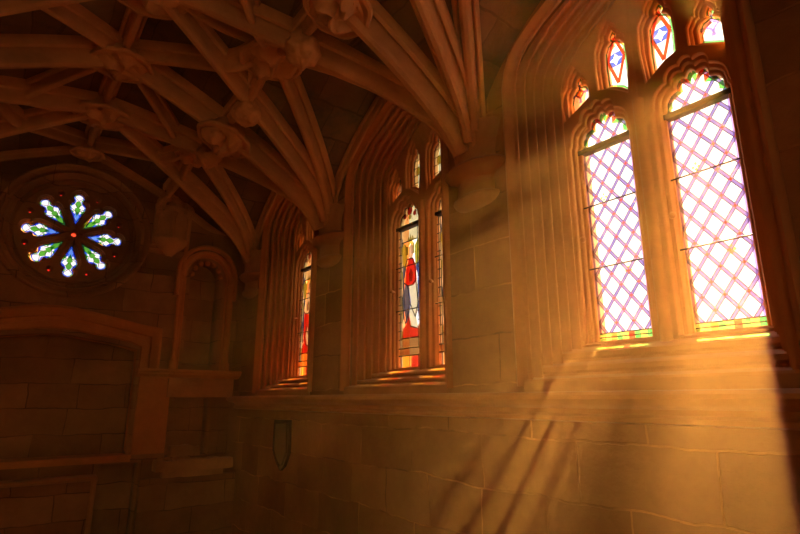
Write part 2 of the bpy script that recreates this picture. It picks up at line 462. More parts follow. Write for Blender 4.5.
# corbels from which the ribs spring
def corbel(y, lab, x=XR, sy=1.0):
    root = empty('rib_corbel', x, y, .49)
    ring = lambda r, z: [(x + .004 - r * math.cos(t) * 1.0, y + r * 1.65 * sy * math.sin(t), z) for t in [math.pi * (k / 16 - .5) for k in range(17)]]
    prof = [(.0, .512), (.03, .516), (.042, .522), (.048, .530), (.052, .538), (.050, .546), (.042, .552), (.040, .592), (.046, .602), (.058, .610), (.066, .618), (.069, .628), (.062, .638), (.05, .645)]
    m = MB(); m.grid([ring(r, z) for r, z in prof]); m.build('capital', M['dress'], root)
    m = MB(); m.grid([ring(r, z) for r, z in [(.05, .64), (.046, .66), (.05, .70), (.062, .75)]]); m.build('springer', M['rib'], root)
    tag(root, lab, 'corbel', 'moulded corbels carrying the vault ribs')
corbel(P[2], 'moulded corbel on the pier between the largest window and the second window')
corbel(P[3], 'moulded corbel on the shadowed pier between the second and the farthest window')
corbel(P[4], 'moulded corbel in the far corner, left of the farthest window')

# ------------------------------------------------------------------ string course (trim)
b = MB()
prof = [(1.01, .018), (.945, .015), (.936, .009), (.935, .001), (.945, -.008), (.960, -.013), (.978, -.018), (.982, -.028), (.974, -.034), (.976, -.042), (1.01, -.048)]
b.grid([[(x, y, z) for x, z in prof] for y in (YB, -.2, .3, .8, 1.3, 1.8, 2.3, YE)])
tag(b.build('trim_1', M['dress'], smooth=30), 'moulded stone string course running under all three windows', 'moulding', kind='structure')

# ------------------------------------------------------------------ windows in the right wall
def jamb_profile():
    P_ = [(-.020, .0), (-.019, -.012), (-.012, -.017), (-.005, -.013), (-.003, -.002), (.003, .004)]
    n = 6; D = .147; I = .066
    bx, by = I / math.hypot(I, D), D / math.hypot(I, D)
    Ln = math.hypot(I, D)
    for k in range(n):
        for t in [j / 14 for j in range(14)]:
            s = (k + t) / n
            if t < .34: w = .013 * math.sin(math.pi * t / .34) ** .6
            else: w = -.030 * math.sin(math.pi * (t - .34) / .66) ** .55
            P_.append((.003 + I * s + by * w, .004 + D * s - bx * w))
    P_ += [(I + .006, D + .006), (I + .006, .235), (.0, .240)]
    return P_
JP = jamb_profile()
def foil_head(c, h, zs, za, lobes=5, amp=.011, n=50):
    base = []
    for k in range(n + 1):
        t = -1 + 2 * k / n
        base.append((c + h * t, zs + (za - zs) * (1 - abs(t) ** 2.2)))
    R = []
    for k in range(n + 1):
        a = Vector(base[max(0, k - 1)]); d = Vector(base[min(n, k + 1)]) - a; d.normalize(); nn = Vector((-d.y, d.x))
        w = amp * (abs(math.sin(math.pi * lobes * k / n)) - .45) if 0 < k < n else 0
        R.append((base[k][0] + nn.x * w, base[k][1] + nn.y * w))
    return R
LC = .1135; LH = .0675                                     # light centre offset, half width
Z0, ZTR, ZHS, ZHA = .155, .632, .650, .726
def light_poly_(g=0.0, sgn=1):
    head = foil_head(LC * sgn, LH + g, ZHS, ZHA + g * 1.2, 5, .0115 if g < .02 else .008)
    return [(LC * sgn - LH - g, Z0 - g * .3)] + head + [(LC * sgn + LH + g, Z0 - g * .3)]
T_IN = [(.034, .768), (.05, .785), (.066, .796), (.084, .803), (.086, .86), (.084, .905), (.077, .922), (.066, .930), (.071, .938), (.070, .948), (.061, .963), (.052, .948), (.051, .938), (.056, .930), (.043, .922), (.034, .905), (.032, .84)]
T_OUT = [(.143, .797), (.165, .785), (.198, .768), (.201, .805), (.195, .828), (.184, .842), (.175, .850), (.180, .857), (.177, .868), (.169, .880), (.162, .868), (.161, .857), (.165, .850), (.152, .845), (.143, .83)]
T_IN = [((a - .059) * 1.12 + .060, z * .984) for a, z in T_IN]; T_OUT = [(a, z * .984) for a, z in T_OUT]
mir = lambda Q: [(-a, z) for a, z in Q]
EYES = [(.112, .885)]
def quads_along(m, Q, r0, r1, X, cols, closed=True, step=1):
    A = offset_poly(Q, -r0); B_ = offset_poly(Q, -r1); n = len(Q)
    for i in range(0, n if closed else n - 1, step):
        j = (i + step) % n if closed else min(n - 1, i + step)
        m.add([(X, *A[i]), (X, *A[j]), (X, *B_[j]), (X, *B_[i])], [(0, 1, 2, 3)], cols[(i // step) % len(cols)])
def poly_at(m, X, Q, mi): m.add([(X, a, z) for a, z in Q], [tuple(range(len(Q)))], mi)
def bar(m, X, a, c, w, mi):
    a = Vector(a); c = Vector(c); d = (c - a).normalized(); nn = Vector((-d.y, d.x)) * w / 2
    poly_at(m, X, [tuple(a + nn), tuple(c + nn), tuple(c - nn), tuple(a - nn)], mi)

GL = ['clear', 'green', 'yellow', 'redg', 'blue', 'violet', 'orange', 'pale', 'skin', 'ruby', 'royal', 'olive', 'mantle', 'brown']
GI = {n: i for i, n in enumerate(GL)}; GI['lattice'] = len(GL); GI['lead'] = len(GL) + 1
GMATS = [M['g_' + n] for n in GL] + [M['lattice'], M['lead']]
SMATS = [M['s_' + n] for n in GL] + [M['lattice'], M['lead']]

def window(idx, style, label):
    Z0 = .138 if style == 'lattice' else .112
    def light_poly(g=0.0, sgn=1):
        return [(p[0], Z0 - g * .3) if p[1] < .3 else p for p in light_poly_(g, sgn)]
    c = WC[idx]
    root = empty('window_%d' % (idx + 1), XR, c, .03)
    tag(root, label, 'window', kind='structure')
    off = lambda m: shift(m, c)
    # moulded jamb and arch
    m = MB()
    stations = [outline(i) for i, d in JP]
    rows = [[(XR + JP[k][1], c + stations[k][s][0], stations[k][s][1]) for k in range(len(JP))] for s in range(len(stations[0]))]
    m.grid(rows); m.build('jamb_moulding', M['red'] if style != 'lattice' else M['dress'], root, smooth=50)
    # stepped sill
    sp = [(.999, -.01), (.995, .030), (.996, .040), (1.0, .045), (1.01, .047), (1.040, .053), (1.043, .058), (1.040, .064), (1.042, .074), (1.048, .078), (1.088, .086), (1.091, .091), (1.088, .097), (1.090, .107), (1.096, .111), (1.146, .126), (1.15, .133), (1.245, .144), (1.245, -.01)]
    if style != 'lattice': sp = [(x, z if z < .046 else .045 + (z - .045) * (.108 - .047) / (.135 - .047)) for x, z in sp]
    m = MB(); m.prism(sp, lambda x, z: (x, c - HW - .004, z), lambda x, z: (x, c + HW + .004, z)); m.build('sill', M['dress'], root, smooth=30)
    # tracery in three receding orders
    full = outline(.058, .085)
    for g, x0, x1 in ((.019, GX - .026, GX - .012), (.0095, GX - .013, GX), (0.0, GX - .002, GX + .030)):
        H = [light_poly(g, 1), light_poly(g, -1)]
        gu = min(g, .0135)
        for Q in (T_IN, T_OUT): H += [offset_poly(Q, gu), offset_poly(mir(Q), gu)]
        plate('tracery', [(c + a, z) for a, z in full], [[(c + a, z) for a, z in Q] for Q in H], lambda a, z, t, x0=x0: (x0 + t, a, z), x1 - x0, M['dress'], root, bevel=.003)
    # central mullion with a nose roll, and the slim bars above each light
    def mull(cy, k, z0, z1, zz, nm):
        pr = [(GX + .03, -.043), (GX - .004, -.043), (GX - .011, -.038), (GX - .013, -.030), (GX - .020, -.027), (GX - .023, -.019), (GX - .025, -.013), (GX - .033, -.012), (GX - .039, -.007), (GX - .041, 0)]
        pr = pr + [(x, -y) for x, y in reversed(pr[:-1])]
        pr = [(GX + .03 + (x - GX - .03) * zz, y * k) for x, y in pr]
        m = MB(); m.prism(pr, lambda x, y: (x, c + cy + y, z0), lambda x, y: (x, c + cy + y, z1)); m.build(nm, M['dress'], root, smooth=40)
    mull(0, 1.0, .09, .70, 1.0, 'mullion'); mull(0, .62, .69, 1.0, .8, 'upper_mullion')
    for s in (-1, 1): mull(s * .1135, .46, .775, .955, .66, 'tracery_bar')
    # transom bars
    for s in (-1, 1):
        m = MB(); m.box(GX - .004, GX + .018, c + s * LC - LH - .012, c + s * LC + LH + .012, ZTR + .002, ZTR + .0145); m.build('transom', M['dark'], root, smooth=0)
        for z in (.318, .482):
            m = MB(); m.tube((GX - .006, c + s * LC - LH - .004, z), (GX - .006, c + s * LC + LH + .004, z), .0021, 8); m.build('saddle_bar', M['iron'], root)
        # stay hook on the stone beside each light
        m = MB(); yh = c + s * LC + LH + .004; m.tube((GX - .004, yh + .012, .395), (GX - .03, yh - .004, .392), .0045, 8); m.ball((GX - .033, yh - .006, .392), .0075); m.build('stay_hook', M['dress'], root)
    # glass
    GM = GMATS if style == 'lattice' else SMATS
    for s in (-1, 1):
        low = [(s * LC - LH, Z0), (s * LC + LH, Z0), (s * LC + LH, ZTR), (s * LC - LH, ZTR)]
        head = [p for p in light_poly(0, s)[1:-1]]
        m = MB(); X = GX + .008; h = MB()
        if style == 'lattice':
            poly_at(m, X, [(a, max(z, .158)) if z < .3 else (a, z) for a, z in low], GI['lattice'])
            zb = Z0
            for k in range(9):                                                  # coloured base border
                a0 = s * LC - LH + 2 * LH * k / 9; a1 = a0 + 2 * LH / 9
                poly_at(m, X, [(a0, zb), (a1, zb), (a1, .155), (a0, .155)], GI[['green', 'yellow', 'green', 'redg', 'yellow', 'green', 'orange', 'yellow', 'green'][k]])
            poly_at(m, X, [(s * LC - LH, .155), (s * LC + LH, .155), (s * LC + LH, .158), (s * LC - LH, .158)], GI['lead'])
            bar(m, X - .001, (s * LC - LH, .1465), (s * LC + LH, .1465), .003, GI['lead'])
            for e in (-1, 1): bar(m, X - .001, (s * LC + e * (LH - .003), .158), (s * LC + e * (LH - .003), ZTR), .006, GI['violet'])
            for q in ((.02, .50), (-.025, .30)):                                 # small yellow flowers painted on the quarries
                for dx, dz in ((0, .008), (.006, 0), (-.006, 0), (0, -.006)):
                    poly_at(m, X - .002, [(s * LC + q[0] + dx + .004 * math.cos(t), q[1] + dz + .004 * math.sin(t)) for t in (0, 1.57, 3.14, 4.71)], GI['yellow'])
            poly_at(h, X, head, GI['lattice'])
            quads_along(h, head, .0015, .0125, X - .002, [GI[q] for q in ('green', 'green', 'clear', 'green', 'green', 'redg', 'clear', 'green', 'redg', 'orange')], closed=False, step=2)
        else:
            figure(m, s * LC, LH, Z0, ZTR, X, style, s)
            poly_at(h, X, head, GI['pale'])
            quads_along(h, head, .001, .008, X - .002, [GI[q] for q in ('clear', 'olive', 'clear', 'ruby')], closed=False, step=2)
            for q, rr, colr in (((0, .700), .017, 'ruby'), ((.03, .685), .011, 'ruby'), ((-.03, .685), .011, 'ruby'), ((0, .676), .010, 'yellow'), ((.0, .722), .009, 'yellow')):
                poly_at(h, X - .003, [(s * LC + q[0] + rr * math.cos(t * .785), q[1] + rr * math.sin(t * .785)) for t in range(8)], GI[colr])
            for q in (-.045, -.015, .015, .045): bar(h, X - .004, (s * LC + q, .664), (s * LC + q * .6, .73), .0022, GI['lead'])
        off(m).build('stained_glass', GM, root, smooth=0); off(h).build('head_glass', GM, root, smooth=0)
        for Q, inner in ((T_IN, True), (T_OUT, False)):
            Q = Q if s == 1 else mir(Q)
            m = MB()
            if style == 'lattice':
                poly_at(m, X, Q, GI['clear'])
                quads_along(m, Q, .001, .0045, X - .002, [GI['green'], GI['green'], GI['yellow']])
                quads_along(m, Q, .0045, .0062, X - .003, [GI['lead']])
                if inner:
                    top, bt, lf, rt = (s * .059, .925), (s * .059, .79), (s * .036, .862), (s * .082, .862)
                    for a_, b_ in ((top, lf), (top, rt), (lf, bt), (rt, bt)):
                        bar(m, X - .004, a_, b_, .0085, GI['redg']); 
                        bar(m, X - .005, a_, b_, .0022, GI['yellow'])
                    cx_, cz_ = s * .059, .858
                    star = [(cx_ + (.0085 if k % 2 else .017) * math.cos(math.pi * k / 4), cz_ + (.0085 if k % 2 else .017) * math.sin(math.pi * k / 4)) for k in range(8)]
                    ring_ = [(cx_ + .021 * math.cos(math.pi * (k + .0) / 4) * (1.0 if k % 2 else .95), cz_ + .021 * math.sin(math.pi * k / 4) * (1.25 if k % 2 else .95)) for k in range(8)]
                    for k in range(8):
                        poly_at(m, X - .006, [ring_[k], ring_[(k + 1) % 8], star[(k + 1) % 8], star[k]], GI['blue'])
                    poly_at(m, X - .003, [(s * .053, .932), (s * .066, .932), (s * .070, .945), (s * .061, .96), (s * .052, .945)], GI['yellow'])
                else:
                    cx_, cz_ = s * .172, .815
                    for k in range(4):
                        cc = (cx_ + .034 * math.cos(math.pi * (k / 2 + .25)), cz_ + .036 * math.sin(math.pi * (k / 2 + .25)))
                        aa = [(cc[0] + .026 * math.cos(math.radians(180 + 45 + 90 * k + t)), cc[1] + .028 * math.sin(math.radians(180 + 45 + 90 * k + t))) for t in range(-50, 51, 20)]
                        for u_, v_ in zip(aa, aa[1:]): bar(m, X - .004, u_, v_, .006, GI['violet'])
                    if s == 1: poly_at(m, X - .005, [(cx_ + .012 * math.cos(t * .785), cz_ + .014 * math.sin(t * .785)) for t in range(8)], GI['orange'])
                    poly_at(m, X - .003, [(s * .162, .852), (s * .178, .852), (s * .178, .866), (s * .169, .878), (s * .162, .866)], GI['yellow'])
            else:
                poly_at(m, X, Q, GI['pale'])
                quads_along(m, Q, .002, .006, X - .002, [GI['olive'], GI['clear']])
                for z in (.80, .83, .86, .89, .92): 
                    zs_ = [p[0] for p in Q]
                    if z < max(p[1] for p in Q) - .03: bar(m, X - .003, (min(zs_), z), (max(zs_), z), .0025, GI['lead'])
                ax = sum(p[0] for p in Q) / len(Q); bar(m, X - .0032, (ax, .79), (ax, max(p[1] for p in Q) - .02), .0025, GI['lead'])
                poly_at(m, X - .0035, [(ax + .012 * math.cos(t * .785), .845 + .02 * math.sin(t * .785)) for t in range(8)], GI['yellow'])
            off(m).build('tracery_glass', GM, root, smooth=0)
    return root
def shift(m, c):
    m.v = [Vector((v.x, v.y + c, v.z)) for v in m.v]; return m

def figure(m, cx, h, z0, z1, X, style, s):
    """A standing robed figure under a canopy; coordinates 0..1 across (left as seen from inside) and 0..1 up."""
    px = lambda u, v: (cx + h - 2 * h * u, z0 + (z1 - z0) * v)
    def pg(pts, col, k=0): poly_at(m, X - .0006 * k, [px(*p) for p in pts], GI[col])
    def ld(a, c, w=.0028): bar(m, X - .006, px(*a), px(*c), w, GI['lead'])
    A = style == 'saint'
    robe, mant, under = ('ruby', 'mantle', 'royal') if A else ('mantle', 'ruby', 'ruby')
    L = []
    # background strips left and right of the figure, canopy, base
    n = 14
    for k in range(n):
        v0, v1 = .13 + .87 * k / n, .13 + .87 * (k + 1) / n
        c1 = ['pale', 'olive', 'clear', 'pale', 'olive', 'royal', 'clear'][k % 7]; c2 = ['olive', 'pale', 'clear', 'ruby', 'pale', 'clear', 'olive'][k % 7]
        pg([(0, v0), (.07, v0), (.07, v1), (0, v1)], 'mantle' if k % 2 else 'clear'); pg([(.07, v0), (.14, v0), (.14, v1), (.07, v1)], c1)
        pg([(.86, v0), (.93, v0), (.93, v1), (.86, v1)], c2); pg([(.93, v0), (1, v0), (1, v1), (.93, v1)], 'clear' if k % 2 else 'mantle')
        ld((0, v1), (.14, v1), .0035); ld((.86, v1), (1, v1), .0035)
    for u in (.07, .14, .86, .93): ld((u, .13), (u, 1), .0042)
    px0 = px; px = lambda u, v: px0(min(1, max(0, .5 + (u - .5) * 1.5)), v)
    # panels behind the figure
    pg([(.26, .30), (.33, .45), (.30, .62), (.36, .70), (.26, .74)], 'royal'); pg([(.74, .30), (.68, .45), (.72, .62), (.64, .70), (.74, .74)], 'royal')
    pg([(.26, .74), (.36, .70), (.40, .78), (.40, .86), (.30, .90), (.26, .90)], 'olive'); pg([(.74, .74), (.64, .70), (.62, .78), (.62, .86), (.70, .90), (.74, .90)], 'olive')
    pg([(.26, .90), (.74, .90), (.74, 1), (.26, 1)], 'pale')
    pg([(.40, .90), (.44, .945), (.47, .915), (.50, .96), (.53, .915), (.56, .945), (.62, .90)], 'yellow', 1)
    # halo ring, hair, face
    pg([(.40, .80), (.40, .87), (.46, .90), (.56, .90), (.62, .87), (.62, .80), (.58, .80), (.57, .86), (.51, .88), (.45, .86), (.44, .80)], 'yellow', 2)
    pg([(.44, .80), (.45, .86), (.51, .88), (.57, .86), (.58, .80), (.55, .765), (.47, .765)], 'skin')
    # robe, mantle, hands
    pg([(.36, .70), (.44, .77), (.58, .77), (.66, .70), (.68, .60), (.58, .57), (.44, .57), (.33, .60)], robe)
    pg([(.33, .60), (.44, .57), (.50, .45), (.44, .36), (.36, .30), (.28, .45)], under if A else mant)
    pg([(.44, .57), (.58, .57), (.68, .60), (.74, .44), (.66, .34), (.50, .45)], mant)
    pg([(.50, .45), (.66, .34), (.70, .26), (.52, .28), (.44, .36)], 'mantle')
    pg([(.44, .36), (.52, .28), (.70, .26), (.74, .30), (.76, .20), (.24, .20), (.26, .27), (.36, .30)], robe if A else 'ruby')
    pg([(.24, .20), (.76, .20), (.76, .13), (.24, .13)], 'orange' if not A else 'brown')
    pg([(.46, .60), (.55, .60), (.57, .66), (.51, .70), (.45, .66)], 'skin', 2)
    # inscription band and base panels
    for k in range(6): pg([(k / 6, .08), ((k + 1) / 6, .08), ((k + 1) / 6, .13), (k / 6, .13)], 'brown' if A else 'orange')
    for k in range(4): pg([(k / 4, 0), ((k + 1) / 4, 0), ((k + 1) / 4, .08), (k / 4, .08)], ['clear', 'yellow', 'ruby', 'mantle'][k])
    for a, c in [((.36, .70), (.44, .77)), ((.58, .77), (.66, .70)), ((.33, .60), (.36, .70)), ((.68, .60), (.66, .70)), ((.44, .57), (.50, .45)), ((.50, .45), (.44, .36)), ((.50, .45), (.66, .34)),
                 ((.33, .60), (.28, .45)), ((.28, .45), (.36, .30)), ((.68, .60), (.74, .44)), ((.74, .44), (.66, .34)), ((.44, .36), (.52, .28)), ((.52, .28), (.70, .26)), ((.33, .60), (.44, .57)), ((.44, .57), (.58, .57)), ((.58, .57), (.68, .60)),
                 ((0, .13), (1, .13)), ((0, .08), (1, .08)), ((.24, .20), (.76, .20)), ((.44, .80), (.44, .86)), ((.58, .80), (.58, .86)), ((.44, .765), (.58, .765)), ((.26, .90), (.74, .90)), ((.40, .80), (.40, .88)), ((.62, .80), (.62, .88)), ((.36, .30), (.44, .36)),
                 ((.50, 0), (.50, .08)), ((.25, 0), (.25, .08)), ((.75, 0), (.75, .08))]: ld(a, c, .0046)

window(0, 'lattice', 'largest and nearest window, blazing white diamond lattice with violet bands and red squares')
window(1, 'saint', 'middle window of three, figure in a red robe in leaded stained glass')
window(2, 'robe', 'farthest and narrowest looking window on the right wall, sliver of red and white stained glass')

# ------------------------------------------------------------------ rose window in the end wall
def rose():
    root = empty('window_4', RC[0], YE, RC[1]); tag(root, 'round rose window with eight blue and green petals in the dark end wall', 'rose window', kind='structure')
    prof = [(.285, .0), (.285, -.012), (.278, -.018), (.268, -.014), (.262, -.002), (.252, .004), (.246, -.002), (.240, .012), (.243, .024), (.232, .040), (.226, .038), (.224, .052), (.228, .060), (.216, .078), (.208, .078), (.206, .125), (.25, .129)]
    m = MB(); nT = 72
    m.grid([[(RC[0] + r * math.cos(2 * math.pi * j / nT), YE + d, RC[1] + r * math.sin(2 * math.pi * j / nT)) for j in range(nT)] for r, d in [(r * RK, d) for r, d in prof]], closed_u=True)
    m.build('ring_moulding', M['wallx'], root, smooth=40)
    pet = [(.046, 0), (.062, .007), (.09, .018), (.112, .027), (.127, .030), (.138, .027), (.147, .016), (.153, .0145), (.161, .020), (.172, .020), (.181, .012), (.185, 0)]
    pet = pet + [(r, -w) for r, w in reversed(pet[1:-1])]
    def rot(Q, a): Q = [(r * RK, w * RK) for r, w in Q]; return [(RC[0] + r * math.cos(a) - w * math.sin(a), RC[1] + r * math.sin(a) + w * math.cos(a)) for r, w in Q]
    angs = [math.pi * (k / 4 + .5) for k in range(8)]
    for g, y0, y1 in ((.010, .066, .082), (.005, .080, .092), (0, .091, .116)):
        H = [rot(offset_poly(pet, g), a) for a in angs] + [arc(*RC, .011 + g * .6, 0, 360, 12)[:-1]]
        for a in angs:
            q = a + math.pi / 8; H.append(arc(RC[0] + .178 * RK * math.cos(q), RC[1] + .178 * RK * math.sin(q), .0055 + g * .8, 0, 360, 8)[:-1])
        plate('rose_tracery', arc(*RC, .212 * RK, 0, 360, 64)[:-1], H, lambda a, z, t, y0=y0: (a, YE + y0 + t, z), y1 - y0, M['wallx'], root, bevel=.0025)
    names = ['g_rosew', 'g_leafg', 'g_skyb', 'g_blue', 'g_ruby', 'lead']; mats = [M[n] for n in names]
    Y0 = YE + .100
    for k, a in enumerate(angs):
        m = MB()
        def put(Q, mi, lay): m.add([(x, Y0 - .0008 * lay, z) for x, z in rot(Q, a)], [tuple(range(len(Q)))], mi)
        ell = lambda r, w, a_, b_, t0: [(r + a_ * math.cos(t) * math.cos(t0) - b_ * math.sin(t) * math.sin(t0), w + a_ * math.cos(t) * math.sin(t0) + b_ * math.sin(t) * math.cos(t0)) for t in [math.pi * j / 5 for j in range(10)]]
        put(offset_poly(pet, .002), 0, 0)
        m2 = MB(); quads_along(m2, [(x, z) for x, z in rot(offset_poly(pet, .0005), a)], .0, .0065, 0, [2, 3, 3, 2, 1])
        m.add([(v.y, Y0 - .0004, v.z) for v in m2.v], m2.f, 3); m.m[-len(m2.f):] = m2.m
        put([(.045, -.006), (.07, -.013), (.10, -.008), (.10, .008), (.07, .013), (.045, .006)], 1 if k % 2 else 2, 1)   # stem foot
        for s in (1, -1):
            put([(.085, s * .0), (.105, s * .009), (.118, s * .012), (.122, s * .005), (.140, s * .012), (.152, s * .006), (.152, 0)], 1, 2)                   # green midrib
            put([(.075, s * .014), (.09, s * .023), (.102, s * .027), (.100, s * .014), (.09, s * .006)], 2 if k % 2 else 3, 2)
            put([(.133, s * .033), (.146, s * .024), (.150, s * .012), (.138, s * .014), (.128, s * .022)], 3, 2)
            put([(.156, s * .026), (.168, s * .026), (.165, s * .015), (.158, s * .016)], 2, 2)
            put([(.100, s * .014), (.104, s * .027), (.108, s * .026), (.107, s * .012)], 1, 3)
            for (r0, w0, r1, w1) in ((.06, 0, .10, .027), (.10, 0, .125, .034), (.125, .002, .15, .024), (.152, 0, .172, .020)):
                d = Vector((r1 - r0, s * (w1 - w0))); nn = Vector((-d.y, d.x)).normalized() * .0011
                put([(r0 + nn.x, s * w0 + nn.y), (r1 + nn.x, s * w1 + nn.y), (r1 - nn.x, s * w1 - nn.y), (r0 - nn.x, s * w0 - nn.y)], 5, 4)
        put([(.044, -.006), (.053, -.007), (.053, .007), (.044, .006)], 4 if k in (3, 4, 5) else 2, 3)
        m.build('petal_glass', mats, root, smooth=0)
    m = MB(); m.add([(x, Y0, z) for x, z in arc(*RC, .014, 0, 360, 12)[:-1]], [tuple(range(12))], 0); m.build('centre_glass', M['g_redg'], root, smooth=0)
    m = MB()
    for a in angs:
        q = a + math.pi / 8; m.add([(x, Y0, z) for x, z in arc(RC[0] + .178 * RK * math.cos(q), RC[1] + .178 * RK * math.sin(q), .008, 0, 360, 8)[:-1]], [tuple(range(8))], 0)
    m.build('eyelet_glass', M['g_ruby'], root, smooth=0)
rose()

# ------------------------------------------------------------------ arched recess on the end wall
root = empty('arched_recess', .17, YE, -.245)
tag(root, 'wide flat arched wall recess with moulded hood under the rose window', 'recess')
def sweep2(path, prof, nm, mat, close=True, smooth=40):
    """profile (outward offset, depth toward viewer) along an open (x,z) path on the end wall"""
    m = MB(); rows = []
    for k, p in enumerate(path):
        a = Vector(path[max(0, k - 1)]); c = Vector(path[min(len(path) - 1, k + 1)]); d = (c - a).normalized(); nn = Vector((d.y, -d.x))
        e = 1.0
        if 0 < k < len(path) - 1:
            d1 = (Vector(p) - a).normalized(); e = min(1.5, 1 / max(.4, Vector((d1.y, -d1.x)).dot(nn)))
        rows.append([(p[0] + nn.x * o * e, YE - t, p[1] + nn.y * o * e) for o, t in prof])
    m.grid(rows); m.add(rows[0], [tuple(range(len(prof)))]); m.add(rows[-1], [tuple(range(len(prof)))])
    return m.build(nm, mat, root, smooth=smooth)
apath = [(.51, -.225)] + [(.51, .0), (.51, .15)] + [(.505, .222), (.464, .236), (.39, .252), (.303, .264), (.24, .274), (.187, .279), (.17, .280)]
apath = apath + [(.34 - a, z) for a, z in reversed(apath[:-1])]
sweep2(apath, [(.0, -.10), (-.004, -.06), (.004, -.05), (.012, -.03), (.010, -.02), (.020, .0), (.026, .010), (.040, .012), (.044, .0)], 'jamb_moulding', M['red'])
hpath = [(.588, .135), (.588, .24), (.585, .318), (.50, .330), (.413, .348), (.32, .366), (.228, .382), (.17, .386)]
hpath = hpath + [(.34 - a, z) for a, z in reversed(hpath[:-1])]
sweep2(hpath, [(-.075, .0), (-.07, .010), (-.055, .012), (-.052, .004), (-.034, .004), (-.03, .016), (-.022, .020), (-.012, .030), (.0, .034), (.010, .030), (.014, .012), (.016, .0)], 'hood_moulding', M['red'])
m = MB(); m.box(-.26, .521, YE - .035, YE + .115, -.252, -.238); m.box(-.26, .52, YE - .025, YE + .02, -.266, -.250); m.build('ledge', M['red'], root, smooth=0)

# plain buttress face right of the recess, carrying the niche sill
root = empty('niche_pier', .58, YE, -.24)
tag(root, 'pale plain pilaster face between the arched recess and the dark cupboard hole', 'pilaster')
m = MB(); m.box(.522, .660, YE - .022, YE + .01, -.238, .105); m.build('face', M['red'], root, smooth=0)
# moulded sill
root = empty('niche_sill', .75, YE, .105)
tag(root, 'moulded stone shelf under the tall arched niche', 'shelf')
pr = [(YE + .01, .142), (YE - .05, .140), (YE - .058, .134), (YE - .058, .128), (YE - .048, .124), (YE - .046, .116), (YE - .036, .112), (YE - .026, .104), (YE + .01, .100)]
m = MB(); m.prism(pr, lambda y, z: (.505, y, z), lambda y, z: (.985, y, z)); m.build('moulded_slab', M['red'], root, smooth=30)
# niche
root = empty('wall_niche', .787, YE, .14)
tag(root, 'tall blind niche with pointed moulded arch in the far corner', 'niche')
npth = niche_poly(.084, .142, .60, .097)
sweep2(npth, [(.0, -.085), (-.002, -.03), (.008, -.018), (.006, -.008), (.016, .002), (.024, .000), (.026, .014), (.036, .022), (.046, .018), (.05, .0)], 'arch_moulding', M['red'])
hp = niche_poly(.142, .50, .60, .165)
sweep2(hp, [(-.008, .0), (-.008, .022), (.0, .034), (.010, .028), (.012, .0)], 'hood', M['red'])
for s in (-1, 1):
    m = MB()
    for r, z0, z1 in ((.017, .142, .18), (.0115, .18, .60), (.017, .58, .612)): m.tube((.787 + s * .128, YE - .012, z0), (.787 + s * .128, YE - .012, z1), r, 12)
    m.build('shaft', M['red'], root)
m = MB(); rr_ = niche_poly(.08, .60, .60, .09)
for k in range(7):
    t = math.pi * (k + .5) / 7
    m.ball((.787 + .075 * math.cos(t), YE + .01, .602 + .085 * math.sin(t)), .014, 10, 7)
m.build('cusps', M['red'], root)

# lintel and cupboard hole with broken basin
root = empty('wall_cupboard', .77, YE, -.27); tag(root, 'dark square wall cupboard hole with worn lintel below the niche', 'aumbry')
def rough_box(x0, x1, y0, y1, z0, z1, amp, seed, nx=18, nz_=6):
    m = MB(); rows = []
    for i in range(nz_ + 1):
        z = z0 + (z1 - z0) * i / nz_; row = []
        for j in range(nx + 1):
            x = x0 + (x1 - x0) * j / nx; n_ = noise.noise(Vector((x * 14 + seed, z * 14, seed)))
            row.append((x, y0 + n_ * amp, z + .4 * amp * noise.noise(Vector((x * 20, seed, z * 9)))))
        rows.append(row)
    top = [[(p[0], y1, p[2]) for p in rows[-1]], rows[-1]]; bot = [rows[0], [(p[0], y1, p[2]) for p in rows[0]]]
    m.grid(rows); m.grid(top); m.grid(bot)
    for e in (0, -1): m.grid([[r[e] for r in rows], [(r[e][0], y1, r[e][2]) for r in rows]])
    return m
rough_box(.645, .955, YE - .034, YE + .01, .012, .100, .012, 3).build('lintel', M['carve'], root, smooth=60)
m = rough_box(.70, .84, YE + .03, YE + .08, -.262, -.215, .03, 8); m.build('rubble', M['carve'], root, smooth=60)
root = empty('stone_basin', .79, YE, -.33); tag(root, 'broken projecting stone basin shelf under the dark cupboard hole', 'basin')
m = rough_box(.62, .965, YE - .075, YE + .005, -.315, -.268, .02, 5); m.build('slab', M['carve'], root, smooth=60)
m = rough_box(.66, .93, YE - .045, YE + .005, -.345, -.312, .015, 9); m.build('underside', M['carve'], root, smooth=60)
m = MB()
for k in range(5): m.ball((.64 + .03 * k, YE - .05 + .008 * math.sin(k * 2), -.262), .012 + .004 * math.sin(k * 3), 10, 7, (1.3, 1, .7))
m.build('broken_rim', M['carve'], root)
# rough block work at the foot of the corner
root = empty('corner_plinth', .8, YE, ZF); tag(root, 'rough block plinth below the broken basin in the far corner', 'plinth')
rough_box(.57, .999, YE - .03, YE + .005, ZF, -.345, .008, 12, 20, 14).build('blocks', M['wallx'], root, smooth=60)

# tomb chest front at the lower left
root = empty('altar_tomb', .1, YE - .1, ZF); tag(root, 'low stone chest with moulded edge at bottom left below the recess', 'tomb chest')
m = MB(); m.box(-.30, .375, YE - .055, YE + .0, ZF, -.325); m.build('front_panel', M['wallx'], root, smooth=0)
m = MB(); m.tube((.386, YE - .05, ZF), (.386, YE - .05, -.335), .011, 12); m.ball((.386, YE - .05, -.33), .015); m.build('corner_shaft', M['dress'], root)
pr = [(YE, -.31), (YE - .065, -.312), (YE - .072, -.32), (YE - .066, -.328), (YE - .058, -.33), (YE, -.33)]
m = MB(); m.prism(pr, lambda y, z: (-.30, y, z), lambda y, z: (.395, y, z)); m.build('moulded_edge', M['dress'], root, smooth=30)

